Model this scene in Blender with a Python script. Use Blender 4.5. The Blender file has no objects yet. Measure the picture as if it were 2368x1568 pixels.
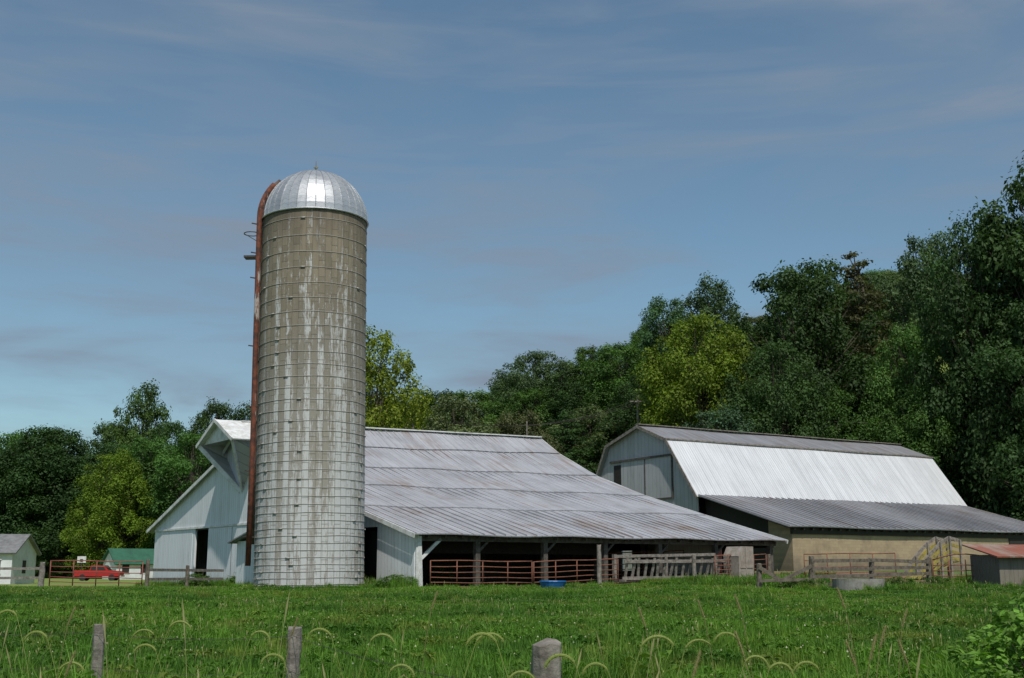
import bpy, math, random
import numpy as np
from mathutils import Vector, Matrix
random.seed(7); rng=np.random.default_rng(7)
scene=bpy.context.scene
COL=scene.collection

# ---------------------------------------------------------------- helpers
def sstep(a,b,x):
    t=np.clip((np.asarray(x,float)-a)/(b-a),0,1); return t*t*(3-2*t)
def ground(x,y):
    x=np.asarray(x,float); y=np.asarray(y,float)
    z=0.018*np.clip(y,-40,50)
    w=sstep(-8,10,x)
    z=z+(1-w)*sstep(50,82,y)*(-0.38)+w*sstep(50,75,y)*0.8
    y0=np.interp(x,[-120,-40,-20,5,15,36,60,140],[205,195,128,96,97,108,97,85])
    H=np.interp(x,[-120,-60,-20,10,60,140],[9,10,12,23,33,38])
    wd=np.interp(x,[-60,0,20],[120,80,62])
    z=z+H*sstep(0,1,(y-y0)/wd)
    z=z+0.06*np.sin(x*0.35+1.3)*np.cos(y*0.28)*sstep(14,24,y)
    return z
def gz(x,y): return float(ground(x,y))

def empty(name,loc=(0,0,0),rot=0.0):
    e=bpy.data.objects.new(name,None); e.empty_display_size=0.5
    e.location=loc; e.rotation_euler=(0,0,rot); COL.objects.link(e); return e

class MB:
    def __init__(s): s.v=[]; s.f=[]; s.m=[]
    def quad(s,a,b,c,d,mi=0):
        n=len(s.v); s.v+= [tuple(a),tuple(b),tuple(c),tuple(d)]; s.f.append((n,n+1,n+2,n+3)); s.m.append(mi)
    def poly(s,pts,mi=0):
        n=len(s.v); s.v+=[tuple(p) for p in pts]; s.f.append(tuple(range(n,n+len(pts)))); s.m.append(mi)
    def box(s,lo,hi,mi=0):
        x0,y0,z0=lo;x1,y1,z1=hi; n=len(s.v)
        s.v+=[(x0,y0,z0),(x1,y0,z0),(x1,y1,z0),(x0,y1,z0),(x0,y0,z1),(x1,y0,z1),(x1,y1,z1),(x0,y1,z1)]
        for f in [(0,3,2,1),(4,5,6,7),(0,1,5,4),(1,2,6,5),(2,3,7,6),(3,0,4,7)]:
            s.f.append(tuple(n+i for i in f)); s.m.append(mi)
    def beam(s,p,q,w,h,mi=0,up=(0,0,1)):
        p=Vector(p);q=Vector(q);d=(q-p).normalized();up=Vector(up)
        if abs(d.dot(up))>0.95: up=Vector((0,1,0)) if abs(d.y)<0.9 else Vector((1,0,0))
        sd=d.cross(up).normalized(); u=sd.cross(d).normalized()
        n=len(s.v)
        for c in (p,q):
            for a,b in ((-1,-1),(1,-1),(1,1),(-1,1)): s.v.append(tuple(c+sd*a*w/2+u*b*h/2))
        for f in [(0,3,2,1),(4,5,6,7),(0,1,5,4),(1,2,6,5),(2,3,7,6),(3,0,4,7)]:
            s.f.append(tuple(n+i for i in f)); s.m.append(mi)
    def tube(s,pts,r,k=8,mi=0,cap=True,closed=False):
        pts=[Vector(p) for p in pts]; N=len(pts); rs=r if isinstance(r,(list,tuple)) else [r]*N
        n0=len(s.v); prev=None
        for i,p in enumerate(pts):
            if closed: d=(pts[(i+1)%N]-pts[(i-1)%N]).normalized()
            else: d=(pts[min(i+1,N-1)]-pts[max(i-1,0)]).normalized()
            if prev is None:
                a=Vector((0,0,1)) if abs(d.z)<0.9 else Vector((1,0,0))
                u=d.cross(a).normalized()
            else:
                u=(prev-d*prev.dot(d)).normalized()
            prev=u; w=d.cross(u)
            for j in range(k):
                an=2*math.pi*j/k; s.v.append(tuple(p+(u*math.cos(an)+w*math.sin(an))*rs[i]))
        M=N if closed else N-1
        for i in range(M):
            for j in range(k):
                a=n0+i*k+j;b=n0+i*k+(j+1)%k;i2=(i+1)%N
                c=n0+i2*k+(j+1)%k;d2=n0+i2*k+j
                s.f.append((a,b,c,d2)); s.m.append(mi)
        if cap and not closed:
            s.f.append(tuple(n0+j for j in range(k))[::-1]); s.m.append(mi)
            s.f.append(tuple(n0+(N-1)*k+j for j in range(k))); s.m.append(mi)
    def build(s,name,mats,parent=None,smooth=False,loc=(0,0,0),rot=0.0,bevel=0,solid=0):
        me=bpy.data.meshes.new(name); me.from_pydata(s.v,[],s.f)
        if not isinstance(mats,(list,tuple)): mats=[mats]
        for m in mats: me.materials.append(m)
        me.polygons.foreach_set('material_index',s.m)
        if smooth: me.polygons.foreach_set('use_smooth',[True]*len(s.f))
        me.update()
        o=bpy.data.objects.new(name,me); COL.objects.link(o)
        o.location=loc; o.rotation_euler=(0,0,rot)
        if parent: o.parent=parent
        if solid:
            md=o.modifiers.new('sol','SOLIDIFY'); md.thickness=abs(solid); md.offset=-1 if solid>0 else 1
        if bevel:
            md=o.modifiers.new('bev','BEVEL'); md.width=bevel; md.segments=2; md.limit_method='ANGLE'
        return o

class NT:
    def __init__(s,name):
        s.mat=bpy.data.materials.new(name); s.mat.use_nodes=True
        s.t=s.mat.node_tree; s.n=s.t.nodes; s.l=s.t.links
        s.b=s.n['Principled BSDF']; s.out=s.n['Material Output']
    def node(s,t,**k):
        n=s.n.new(t)
        for a,v in k.items(): setattr(n,a,v)
        return n
    def setin(s,sock,v):
        if isinstance(v,bpy.types.NodeSocket): s.l.new(v,sock)
        elif v is not None: sock.default_value=v
    def math(s,op,a,b=None,c=None):
        n=s.node('ShaderNodeMath',operation=op); s.setin(n.inputs[0],a)
        if b is not None: s.setin(n.inputs[1],b)
        if c is not None: s.setin(n.inputs[2],c)
        return n.outputs[0]
    def noise(s,vec,scale,detail=4,rough=0.6):
        n=s.node('ShaderNodeTexNoise'); s.setin(n.inputs['Vector'],vec)
        n.inputs['Scale'].default_value=scale;n.inputs['Detail'].default_value=detail;n.inputs['Roughness'].default_value=rough
        return n.outputs[0]
    def mapping(s,vec,sc=(1,1,1),loc=(0,0,0)):
        n=s.node('ShaderNodeMapping'); s.setin(n.inputs[0],vec); n.inputs['Scale'].default_value=sc; n.inputs['Location'].default_value=loc
        return n.outputs[0]
    def ramp(s,f,a,b):
        n=s.node('ShaderNodeMapRange',interpolation_type='SMOOTHSTEP'); s.setin(n.inputs[0],f)
        n.inputs[1].default_value=a;n.inputs[2].default_value=b; return n.outputs[0]
    def mix(s,f,a,b,mode='MIX'):
        n=s.node('ShaderNodeMix',data_type='RGBA',blend_type=mode); s.setin(n.inputs[0],f)
        for i,v in ((6,a),(7,b)):
            if not isinstance(v,bpy.types.NodeSocket): v=tuple(v)+((1,) if len(v)==3 else ())
            s.setin(n.inputs[i],v)
        return n.outputs[2]
    def coord(s,which='Object'):
        return s.node('ShaderNodeTexCoord').outputs[which]
    def sep(s,v):
        n=s.node('ShaderNodeSeparateXYZ'); s.l.new(v,n.inputs[0]); return n.outputs
    def comb(s,x,y,z):
        n=s.node('ShaderNodeCombineXYZ')
        for i,v in enumerate((x,y,z)): s.setin(n.inputs[i],v)
        return n.outputs[0]
    def wn(s,v):
        n=s.node('ShaderNodeTexWhiteNoise',noise_dimensions='1D'); s.setin(n.inputs['W'],v); return n.outputs['Value']
    def bump(s,h,strength=0.4,dist=0.02):
        n=s.node('ShaderNodeBump'); n.inputs['Strength'].default_value=strength;n.inputs['Distance'].default_value=dist
        s.setin(n.inputs['Height'],h); s.l.new(n.outputs[0],s.b.inputs['Normal'])
    def fin(s,col,rough=0.8,metal=0.0):
        s.setin(s.b.inputs['Base Color'],col if isinstance(col,bpy.types.NodeSocket) else tuple(col)+(1,))
        s.setin(s.b.inputs['Roughness'],rough); s.setin(s.b.inputs['Metallic'],metal)
        return s.mat

def m_simple(name,c1,c2=None,scale=3,rough=0.8,metal=0,bump=0.2):
    m=NT(name); co=m.coord(); c2=c2 or tuple(x*0.6 for x in c1)
    f=m.ramp(m.noise(co,scale,6,0.7),0.35,0.68)
    if bump: m.bump(m.noise(co,scale*6,4),bump,0.02)
    return m.fin(m.mix(f,c1,c2),rough,metal)
def m_boards(name,axis,width,c1,c2,gap=0.06,rough=0.75,dirt=(0.5,0.75)):
    m=NT(name); co=m.coord(); xyz=m.sep(co); a=m.math('DIVIDE',xyz[axis],width)
    fr=m.math('FRACT',a); idx=m.math('FLOOR',a); r=m.wn(idx)
    line=m.math('LESS_THAN',fr,gap)
    st=m.noise(m.mapping(co,(6,6,0.6)),1.0,6,0.7)
    f=m.ramp(m.math('ADD',st,m.math('MULTIPLY',m.math('SUBTRACT',r,0.5),0.12)),dirt[0],dirt[1])
    low=m.noise(co,0.5,3)
    col=m.mix(f,c1,c2)
    col=m.mix(m.math('MULTIPLY',r,0.22),col,tuple(x*0.6 for x in c1))
    col=m.mix(m.math('MULTIPLY',m.ramp(low,0.4,0.75),0.25),col,c2)
    mud=m.ramp(m.math('ADD',xyz[2],m.math('MULTIPLY',st,1.2)),2.1,1.1)
    col=m.mix(m.math('MULTIPLY',mud,0.45),col,tuple(min(x,y) for x,y in zip((0.2,0.17,0.12),c1)))
    col=m.mix(m.math('MULTIPLY',line,0.6),col,tuple(x*0.3 for x in c2))
    m.bump(m.math('SUBTRACT',1.0,line),0.6,0.02)
    return m.fin(col,rough)
def m_roof(name,c1,c2,rust,rib=0.6,rustamt=(0.55,0.72),metal=0.35,rough=0.5,wav=False,lineamt=0.3,blots=0.4):
    m=NT(name); co=m.coord(); xyz=m.sep(co); a=m.math('DIVIDE',xyz[0],rib)
    fr=m.math('FRACT',a); idx=m.math('FLOOR',a); r=m.wn(idx)
    line=m.math('LESS_THAN',fr,0.08)
    streak=m.noise(m.mapping(co,(3.0,0.25,0.25)),1.0,6,0.7)
    blot=m.noise(co,0.28,5,0.6)
    col=m.mix(m.ramp(streak,0.35,0.7),c1,c2)
    col=m.mix(m.math('MULTIPLY',m.ramp(m.noise(m.mapping(co,(1,1,1),(7,3,0)),0.45,6,0.7),0.42,0.7),blots),col,tuple(x*0.6 for x in c2))
    col=m.mix(m.math('MULTIPLY',r,0.22),col,tuple(x*0.7 for x in c2))
    rf=m.ramp(m.math('ADD',m.math('MULTIPLY',streak,0.5),m.math('MULTIPLY',blot,0.5)),rustamt[0],rustamt[1])
    col=m.mix(m.math('MULTIPLY',rf,0.7),col,rust)
    col=m.mix(m.math('MULTIPLY',line,lineamt),col,tuple(x*0.4 for x in c2))
    h=m.math('SINE',m.math('MULTIPLY',xyz[0],2*math.pi/0.22)) if wav else line
    m.bump(m.math('ADD',h,m.noise(co,1.2,3)),0.35 if wav else 0.4,0.03)
    return m.fin(col,rough,m.math('MULTIPLY',m.math('SUBTRACT',1.0,rf),metal))

# ---------------------------------------------------------------- materials
WHITE_W=m_boards('white_board_gable',1,0.3,(0.74,0.76,0.78),(0.46,0.46,0.43),dirt=(0.53,0.85))
WHITE_X=m_boards('white_board_side',0,0.3,(0.74,0.76,0.78),(0.46,0.46,0.43),dirt=(0.53,0.85))
GRAYW=m_boards('grey_white_board',1,0.45,(0.47,0.465,0.47),(0.30,0.295,0.29))
TRIM=m_simple('white_trim',(0.74,0.74,0.73),(0.48,0.47,0.44),2,0.6)
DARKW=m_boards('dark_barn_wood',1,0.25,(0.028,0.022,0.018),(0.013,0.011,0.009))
OLDW=m_simple('weathered_wood',(0.28,0.25,0.215),(0.11,0.095,0.08),5,0.9,0,0.5)
POSTW=m_simple('dark_weathered_post',(0.18,0.15,0.12),(0.075,0.06,0.042),5,0.9,0,0.5)
SHEDPOST=m_simple('shed_post_wood',(0.12,0.105,0.09),(0.05,0.042,0.035),5,0.9,0,0.5)
RUST=m_simple('rusty_tube',(0.26,0.10,0.06),(0.13,0.06,0.04),4,0.75,0.2)
GATER=m_simple('red_gate_paint',(0.27,0.065,0.045),(0.15,0.06,0.04),4,0.6,0.1)
YEL=m_simple('faded_yellow_paint',(0.36,0.29,0.05),(0.15,0.13,0.06),3,0.8)
ROOF1=m_roof('grey_metal_roof',(0.42,0.42,0.445),(0.32,0.32,0.34),(0.22,0.15,0.105),0.6,(0.51,0.65),0.06,0.6,lineamt=0.45,blots=0.5)
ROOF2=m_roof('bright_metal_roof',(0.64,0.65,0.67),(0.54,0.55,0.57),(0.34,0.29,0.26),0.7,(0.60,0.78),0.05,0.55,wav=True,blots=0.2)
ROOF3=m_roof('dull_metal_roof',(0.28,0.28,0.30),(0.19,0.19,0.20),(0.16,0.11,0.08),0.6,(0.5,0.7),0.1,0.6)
REDROOF=m_roof('rusted_red_roof',(0.34,0.11,0.07),(0.25,0.10,0.065),(0.33,0.28,0.23),0.3,(0.46,0.6),0.1,0.6)
CONC=m_simple('concrete',(0.30,0.285,0.26),(0.18,0.165,0.14),3,0.9)
BLUE=m_simple('blue_plastic',(0.02,0.16,0.42),(0.015,0.10,0.28),3,0.45)
STEELDK=m_simple('dark_steel',(0.08,0.075,0.07),(0.05,0.03,0.02),6,0.6,0.4)
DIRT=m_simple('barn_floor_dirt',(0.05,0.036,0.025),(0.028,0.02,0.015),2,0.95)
def stucco():
    m=NT('tan_block_wall'); co=m.coord(); xyz=m.sep(co)
    br=m.node('ShaderNodeTexBrick'); m.l.new(m.comb(xyz[0],xyz[2],0.0),br.inputs['Vector'])
    br.inputs['Color1'].default_value=(0.40,0.305,0.19,1);br.inputs['Color2'].default_value=(0.34,0.26,0.165,1)
    br.inputs['Mortar'].default_value=(0.31,0.24,0.155,1);br.inputs['Scale'].default_value=1;br.inputs['Brick Width'].default_value=0.4
    br.inputs['Row Height'].default_value=0.2;br.inputs['Mortar Size'].default_value=0.01
    f=m.ramp(m.noise(co,0.8,6,0.7),0.42,0.72)
    col=m.mix(f,br.outputs[0],(0.24,0.18,0.12))
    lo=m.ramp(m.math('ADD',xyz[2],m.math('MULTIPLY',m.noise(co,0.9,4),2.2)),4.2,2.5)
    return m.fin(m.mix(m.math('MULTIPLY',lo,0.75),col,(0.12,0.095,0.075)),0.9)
TAN=stucco()

def silo_mat():
    m=NT('concrete_stave'); co=m.coord(); xyz=m.sep(co)
    ang=m.math('ARCTAN2',xyz[1],xyz[0])
    arc=m.math('MULTIPLY',ang,2.49)
    a=m.math('DIVIDE',arc,0.30); fr=m.math('FRACT',a); idx=m.math('FLOOR',a); r=m.wn(idx)
    vz=m.math('ADD',m.math('DIVIDE',xyz[2],0.76),m.math('MULTIPLY',m.math('MODULO',idx,2.0),0.5))
    r2=m.wn(m.math('ADD',m.math('MULTIPLY',idx,17.3),m.math('FLOOR',vz)))
    zl=m.math('LESS_THAN',m.math('FRACT',vz),0.05); vl=m.math('LESS_THAN',fr,0.09)
    uv=m.comb(arc,0.0,xyz[2])
    streak=m.noise(m.mapping(uv,(1.9,1,0.13),(5,0,2)),1.0,9,0.74)
    big=m.noise(m.mapping(uv,(0.6,1,0.14),(3,0,1)),1.0,3,0.5)
    fine=m.noise(m.mapping(uv,(7,1,1.6)),1.0,7,0.8)
    hn=m.math('SUBTRACT',1.0,m.math('DIVIDE',xyz[2],17.7))
    base=m.mix(r2,(0.275,0.23,0.165),(0.20,0.168,0.118))
    base=m.mix(m.math('MULTIPLY',m.ramp(big,0.4,0.7),0.6),base,(0.13,0.108,0.08))
    greyf=m.math('MULTIPLY',m.ramp(m.math('ADD',hn,m.math('MULTIPLY',big,0.5)),0.4,1.05),0.7)
    col=m.mix(greyf,base,(0.34,0.325,0.295))
    w=m.math('ADD',m.math('ADD',m.math('MULTIPLY',streak,0.52),m.math('MULTIPLY',fine,0.44)),m.math('ADD',m.math('MULTIPLY',hn,0.10),m.math('MULTIPLY',m.math('SUBTRACT',r,0.5),0.08)))
    wf=m.ramp(w,0.518,0.568)
    col=m.mix(m.math('MULTIPLY',wf,0.78),col,(0.58,0.59,0.59))
    dk=m.ramp(m.math('ADD',m.math('MULTIPLY',m.noise(m.mapping(uv,(3.0,1,0.2),(9,0,4)),1.0,8,0.75),.7),m.math('MULTIPLY',fine,.3)),0.51,0.61)
    col=m.mix(m.math('MULTIPLY',dk,0.5),col,(0.12,0.097,0.07))
    top=m.ramp(m.math('ADD',xyz[2],m.math('MULTIPLY',streak,5.0)),17.8,20.8)
    col=m.mix(m.math('MULTIPLY',top,0.7),col,(0.085,0.06,0.045))
    col=m.mix(m.math('MULTIPLY',vl,0.5),col,(0.09,0.08,0.06))
    col=m.mix(m.math('MULTIPLY',zl,0.45),col,(0.09,0.08,0.06))
    m.bump(m.math('SUBTRACT',fine,m.math('MAXIMUM',vl,zl)),0.5,0.03)
    return m.fin(col,0.88)
SILO=silo_mat()
def dome_mat():
    m=NT('galvanised_dome'); co=m.coord(); xyz=m.sep(co)
    ang=m.math('ARCTAN2',xyz[1],xyz[0]); idx=m.math('FLOOR',m.math('DIVIDE',ang,2*math.pi/36)); r=m.wn(idx)
    col=m.mix(r,(0.56,0.57,0.58),(0.42,0.43,0.45))
    fr=m.math('FRACT',m.math('DIVIDE',ang,2*math.pi/36))
    v=m.math('ADD',m.math('MULTIPLY',xyz[2],4.2),m.math('ABSOLUTE',m.math('SUBTRACT',fr,0.5)))
    ch=m.math('LESS_THAN',m.math('FRACT',v),0.12)
    col=m.mix(m.math('MULTIPLY',ch,0.4),col,(0.2,0.21,0.23))
    col=m.mix(m.math('MULTIPLY',m.ramp(m.noise(m.mapping(co,(1,1,.5)),1.6,6,.7),.45,.7),.4),col,(0.27,.27,.28))
    rr=m.math('ADD',0.36,m.math('MULTIPLY',m.noise(co,3,4),0.2))
    m.bump(m.math('ADD',ch,m.noise(co,2.5,3)),0.2,0.02)
    return m.fin(col,rr,0.6)
DOME=dome_mat()
def chute_mat():
    m=NT('rusty_chute'); co=m.coord()
    f=m.ramp(m.noise(m.mapping(co,(2,2,0.35)),1.0,6,0.7),0.57,0.62)
    g=m.noise(co,4,6,0.7)
    rust=m.mix(m.ramp(g,0.35,0.65),(0.19,0.055,0.026),(0.065,0.024,0.016))
    return m.fin(m.mix(f,rust,(0.40,0.35,0.32)),0.8,0.05)
CHUTE=chute_mat()

def leaf_mat(name,trans=0.3):
    m=NT(name); oi=m.node('ShaderNodeObjectInfo')
    at=m.node('ShaderNodeAttribute',attribute_name='tint')
    k=m.math('ADD',0.36,m.math('MULTIPLY',at.outputs['Fac'],1.25))
    sc=m.node('ShaderNodeVectorMath',operation='SCALE'); m.l.new(oi.outputs['Color'],sc.inputs[0]); m.l.new(k,sc.inputs['Scale'])
    col=sc.outputs[0]
    m.fin(col,0.6); m.b.inputs['Specular IOR Level'].default_value=0.2
    tr=m.node('ShaderNodeBsdfTranslucent')
    tc=m.mix(1.0,col,(1.2,1.4,0.6),'MULTIPLY'); m.l.new(tc,tr.inputs[0])
    mx=m.node('ShaderNodeMixShader'); mx.inputs[0].default_value=trans
    m.l.new(m.b.outputs[0],mx.inputs[1]); m.l.new(tr.outputs[0],mx.inputs[2]); m.l.new(mx.outputs[0],m.out.inputs[0])
    return m.mat
LEAF=leaf_mat('foliage',0.32)
BARK=m_simple('bark',(0.10,0.08,0.06),(0.05,0.04,0.03),3,0.9,0,0.5)
def grass_mat(name,c1,c2,c3,trans=0.35):
    m=NT(name); g=m.node('ShaderNodeNewGeometry'); pos=g.outputs['Position']
    at=m.node('ShaderNodeAttribute',attribute_name='tint')
    f=m.ramp(m.noise(pos,0.16,6,0.7),0.40,0.60)
    col=m.mix(f,c1,c2)
    f2=m.ramp(m.noise(m.mapping(pos,(1,1,0.2),(30,4,0)),0.55,6,0.7),0.48,0.66)
    col=m.mix(m.math('MULTIPLY',f2,0.75),col,c3)
    sc=m.node('ShaderNodeVectorMath',operation='SCALE'); m.l.new(col,sc.inputs[0]); m.l.new(m.math('ADD',0.55,m.math('MULTIPLY',at.outputs['Fac'],0.95)),sc.inputs['Scale'])
    col=sc.outputs[0]
    m.fin(col,0.65); m.b.inputs['Specular IOR Level'].default_value=0.2
    tr=m.node('ShaderNodeBsdfTranslucent'); m.l.new(m.mix(1.0,col,(1.2,1.4,0.5),'MULTIPLY'),tr.inputs[0])
    mx=m.node('ShaderNodeMixShader'); mx.inputs[0].default_value=trans
    m.l.new(m.b.outputs[0],mx.inputs[1]); m.l.new(tr.outputs[0],mx.inputs[2]); m.l.new(mx.outputs[0],m.out.inputs[0])
    return m.mat
GRASS=grass_mat('grass_blades',(0.120,0.245,0.030),(0.065,0.155,0.022),(0.21,0.24,0.05))
CLOVER=m_simple('clover_flower',(0.42,0.42,0.33),(0.40,0.36,0.12),3,0.8,0,0)
SEED=leaf_mat('seed_head',0.35)
def ground_mat():
    m=NT('meadow_ground'); g=m.node('ShaderNodeNewGeometry'); pos=g.outputs['Position']; xyz=m.sep(pos)
    f=m.ramp(m.noise(pos,0.16,6,0.7),0.40,0.60)
    col=m.mix(f,(0.08,0.15,0.025),(0.05,0.105,0.018))
    col=m.mix(m.math('MULTIPLY',m.ramp(m.noise(pos,3,5,0.7),0.45,0.7),0.5),col,(0.13,0.15,0.04))
    lawn=m.ramp(xyz[1],72,95)
    col=m.mix(lawn,col,m.mix(m.noise(pos,0.3,4),(0.19,0.24,0.045),(0.13,0.19,0.035)))
    dx=m.math('SUBTRACT',xyz[0],13.0); dy=m.math('SUBTRACT',xyz[1],63.0)
    d=m.math('SQRT',m.math('ADD',m.math('MULTIPLY',dx,m.math('MULTIPLY',dx,0.35)),m.math('MULTIPLY',dy,dy)))
    df=m.ramp(m.math('ADD',d,m.math('MULTIPLY',m.noise(pos,0.5,5,0.7),9.0)),15.5,10.5)
    col=m.mix(df,col,(0.20,0.12,0.065))
    m.bump(m.noise(pos,6,5,0.7),0.6,0.1)
    return m.fin(col,0.95)
GROUND=ground_mat()

# ---------------------------------------------------------------- world, sun, camera
SUNEL=math.radians(57); sd=Vector((0.22,-0.975,0)).normalized()
w=bpy.data.worlds.new('World'); scene.world=w; w.use_nodes=True
nt=w.node_tree; N=nt.nodes; L=nt.links; bg=N['Background']
sky=N.new('ShaderNodeTexSky'); sky.sky_type='NISHITA'; sky.sun_disc=False
sky.sun_elevation=SUNEL; sky.sun_rotation=math.atan2(sd.x,sd.y); sky.air_density=1.0; sky.dust_density=0.8; sky.ozone_density=2.0
tc=N.new('ShaderNodeTexCoord')
def cloud(scale,rot,ns,lo,hi,amt,seedloc):
    mp=N.new('ShaderNodeMapping'); mp.inputs['Scale'].default_value=scale; mp.inputs['Rotation'].default_value=(0,math.radians(rot),0); mp.inputs['Location'].default_value=seedloc; L.new(tc.outputs['Generated'],mp.inputs[0])
    n1=N.new('ShaderNodeTexNoise'); n1.inputs['Scale'].default_value=ns; n1.inputs['Detail'].default_value=8; n1.inputs['Roughness'].default_value=0.55; n1.inputs['Distortion'].default_value=0.6; L.new(mp.outputs[0],n1.inputs[0])
    mr=N.new('ShaderNodeMapRange'); mr.interpolation_type='SMOOTHSTEP'; mr.inputs[1].default_value=lo; mr.inputs[2].default_value=hi; mr.inputs[4].default_value=amt; L.new(n1.outputs[0],mr.inputs[0]); return mr.outputs[0]
c1=cloud((1.5,1.5,8.5),-7,2.1,0.44,0.72,0.50,(0.3,0,0.4)); c2=cloud((1,1,3.2),5,2.2,0.36,0.78,0.42,(2.3,0,1.4)); c3=cloud((1.2,1.2,9),-4,2.9,0.48,0.75,0.42,(5.3,0,3.4))
def add(a,b):
    ad=N.new('ShaderNodeMath'); ad.operation='ADD'; ad.use_clamp=True; L.new(a,ad.inputs[0]); L.new(b,ad.inputs[1]); return ad.outputs[0]
cc=add(add(c1,c2),c3)
tint=N.new('ShaderNodeMix'); tint.data_type='RGBA'; tint.blend_type='MULTIPLY'; tint.inputs[0].default_value=1
L.new(sky.outputs[0],tint.inputs[6]); tint.inputs[7].default_value=(0.84,0.96,0.90,1)
cm=N.new('ShaderNodeMix'); cm.data_type='RGBA'; L.new(cc,cm.inputs[0]); L.new(tint.outputs[2],cm.inputs[6]); cm.inputs[7].default_value=(2.05,2.6,3.35,1)
L.new(cm.outputs[2],bg.inputs[0]); bg.inputs[1].default_value=0.11

sl=bpy.data.lights.new('sun','SUN'); sl.energy=3.6; sl.angle=math.radians(0.8); sl.color=(1,0.955,0.89)
so=bpy.data.objects.new('sun',sl); COL.objects.link(so)
to_sun=Vector((sd.x*math.cos(SUNEL),sd.y*math.cos(SUNEL),math.sin(SUNEL)))
so.rotation_euler=to_sun.to_track_quat('Z','Y').to_euler(); so.location=to_sun*100

cam=bpy.data.cameras.new('camera'); co=bpy.data.objects.new('camera',cam); COL.objects.link(co)
cam.sensor_width=36; cam.lens=36*2700/2368; cam.clip_end=5000; cam.clip_start=0.1
co.location=(0,0,1.7); co.rotation_euler=(math.radians(90)+math.atan(0.1985),0,0)
scene.camera=co
scene.view_settings.view_transform='Standard'; scene.view_settings.look='None'; scene.view_settings.exposure=0; scene.view_settings.gamma=1

# ---------------------------------------------------------------- terrain
xs=np.concatenate([np.linspace(-900,-130,12),np.linspace(-120,120,161),np.linspace(130,900,12)])
ys=np.concatenate([np.linspace(-60,0,8),np.linspace(2,260,170),np.linspace(280,1500,14)])
X,Y=np.meshgrid(xs,ys); Z=ground(X,Y)
V=np.stack([X.ravel(),Y.ravel(),Z.ravel()],1); nx=len(xs); ny=len(ys)
i,j=np.meshgrid(np.arange(nx-1),np.arange(ny-1)); a=(j*nx+i).ravel()
me=bpy.data.meshes.new('ground'); me.from_pydata(V.tolist(),[],np.stack([a,a+1,a+nx+1,a+nx],1).tolist())
me.materials.append(GROUND); me.polygons.foreach_set('use_smooth',[True]*len(me.polygons))
go=bpy.data.objects.new('ground',me); COL.objects.link(go)

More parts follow.
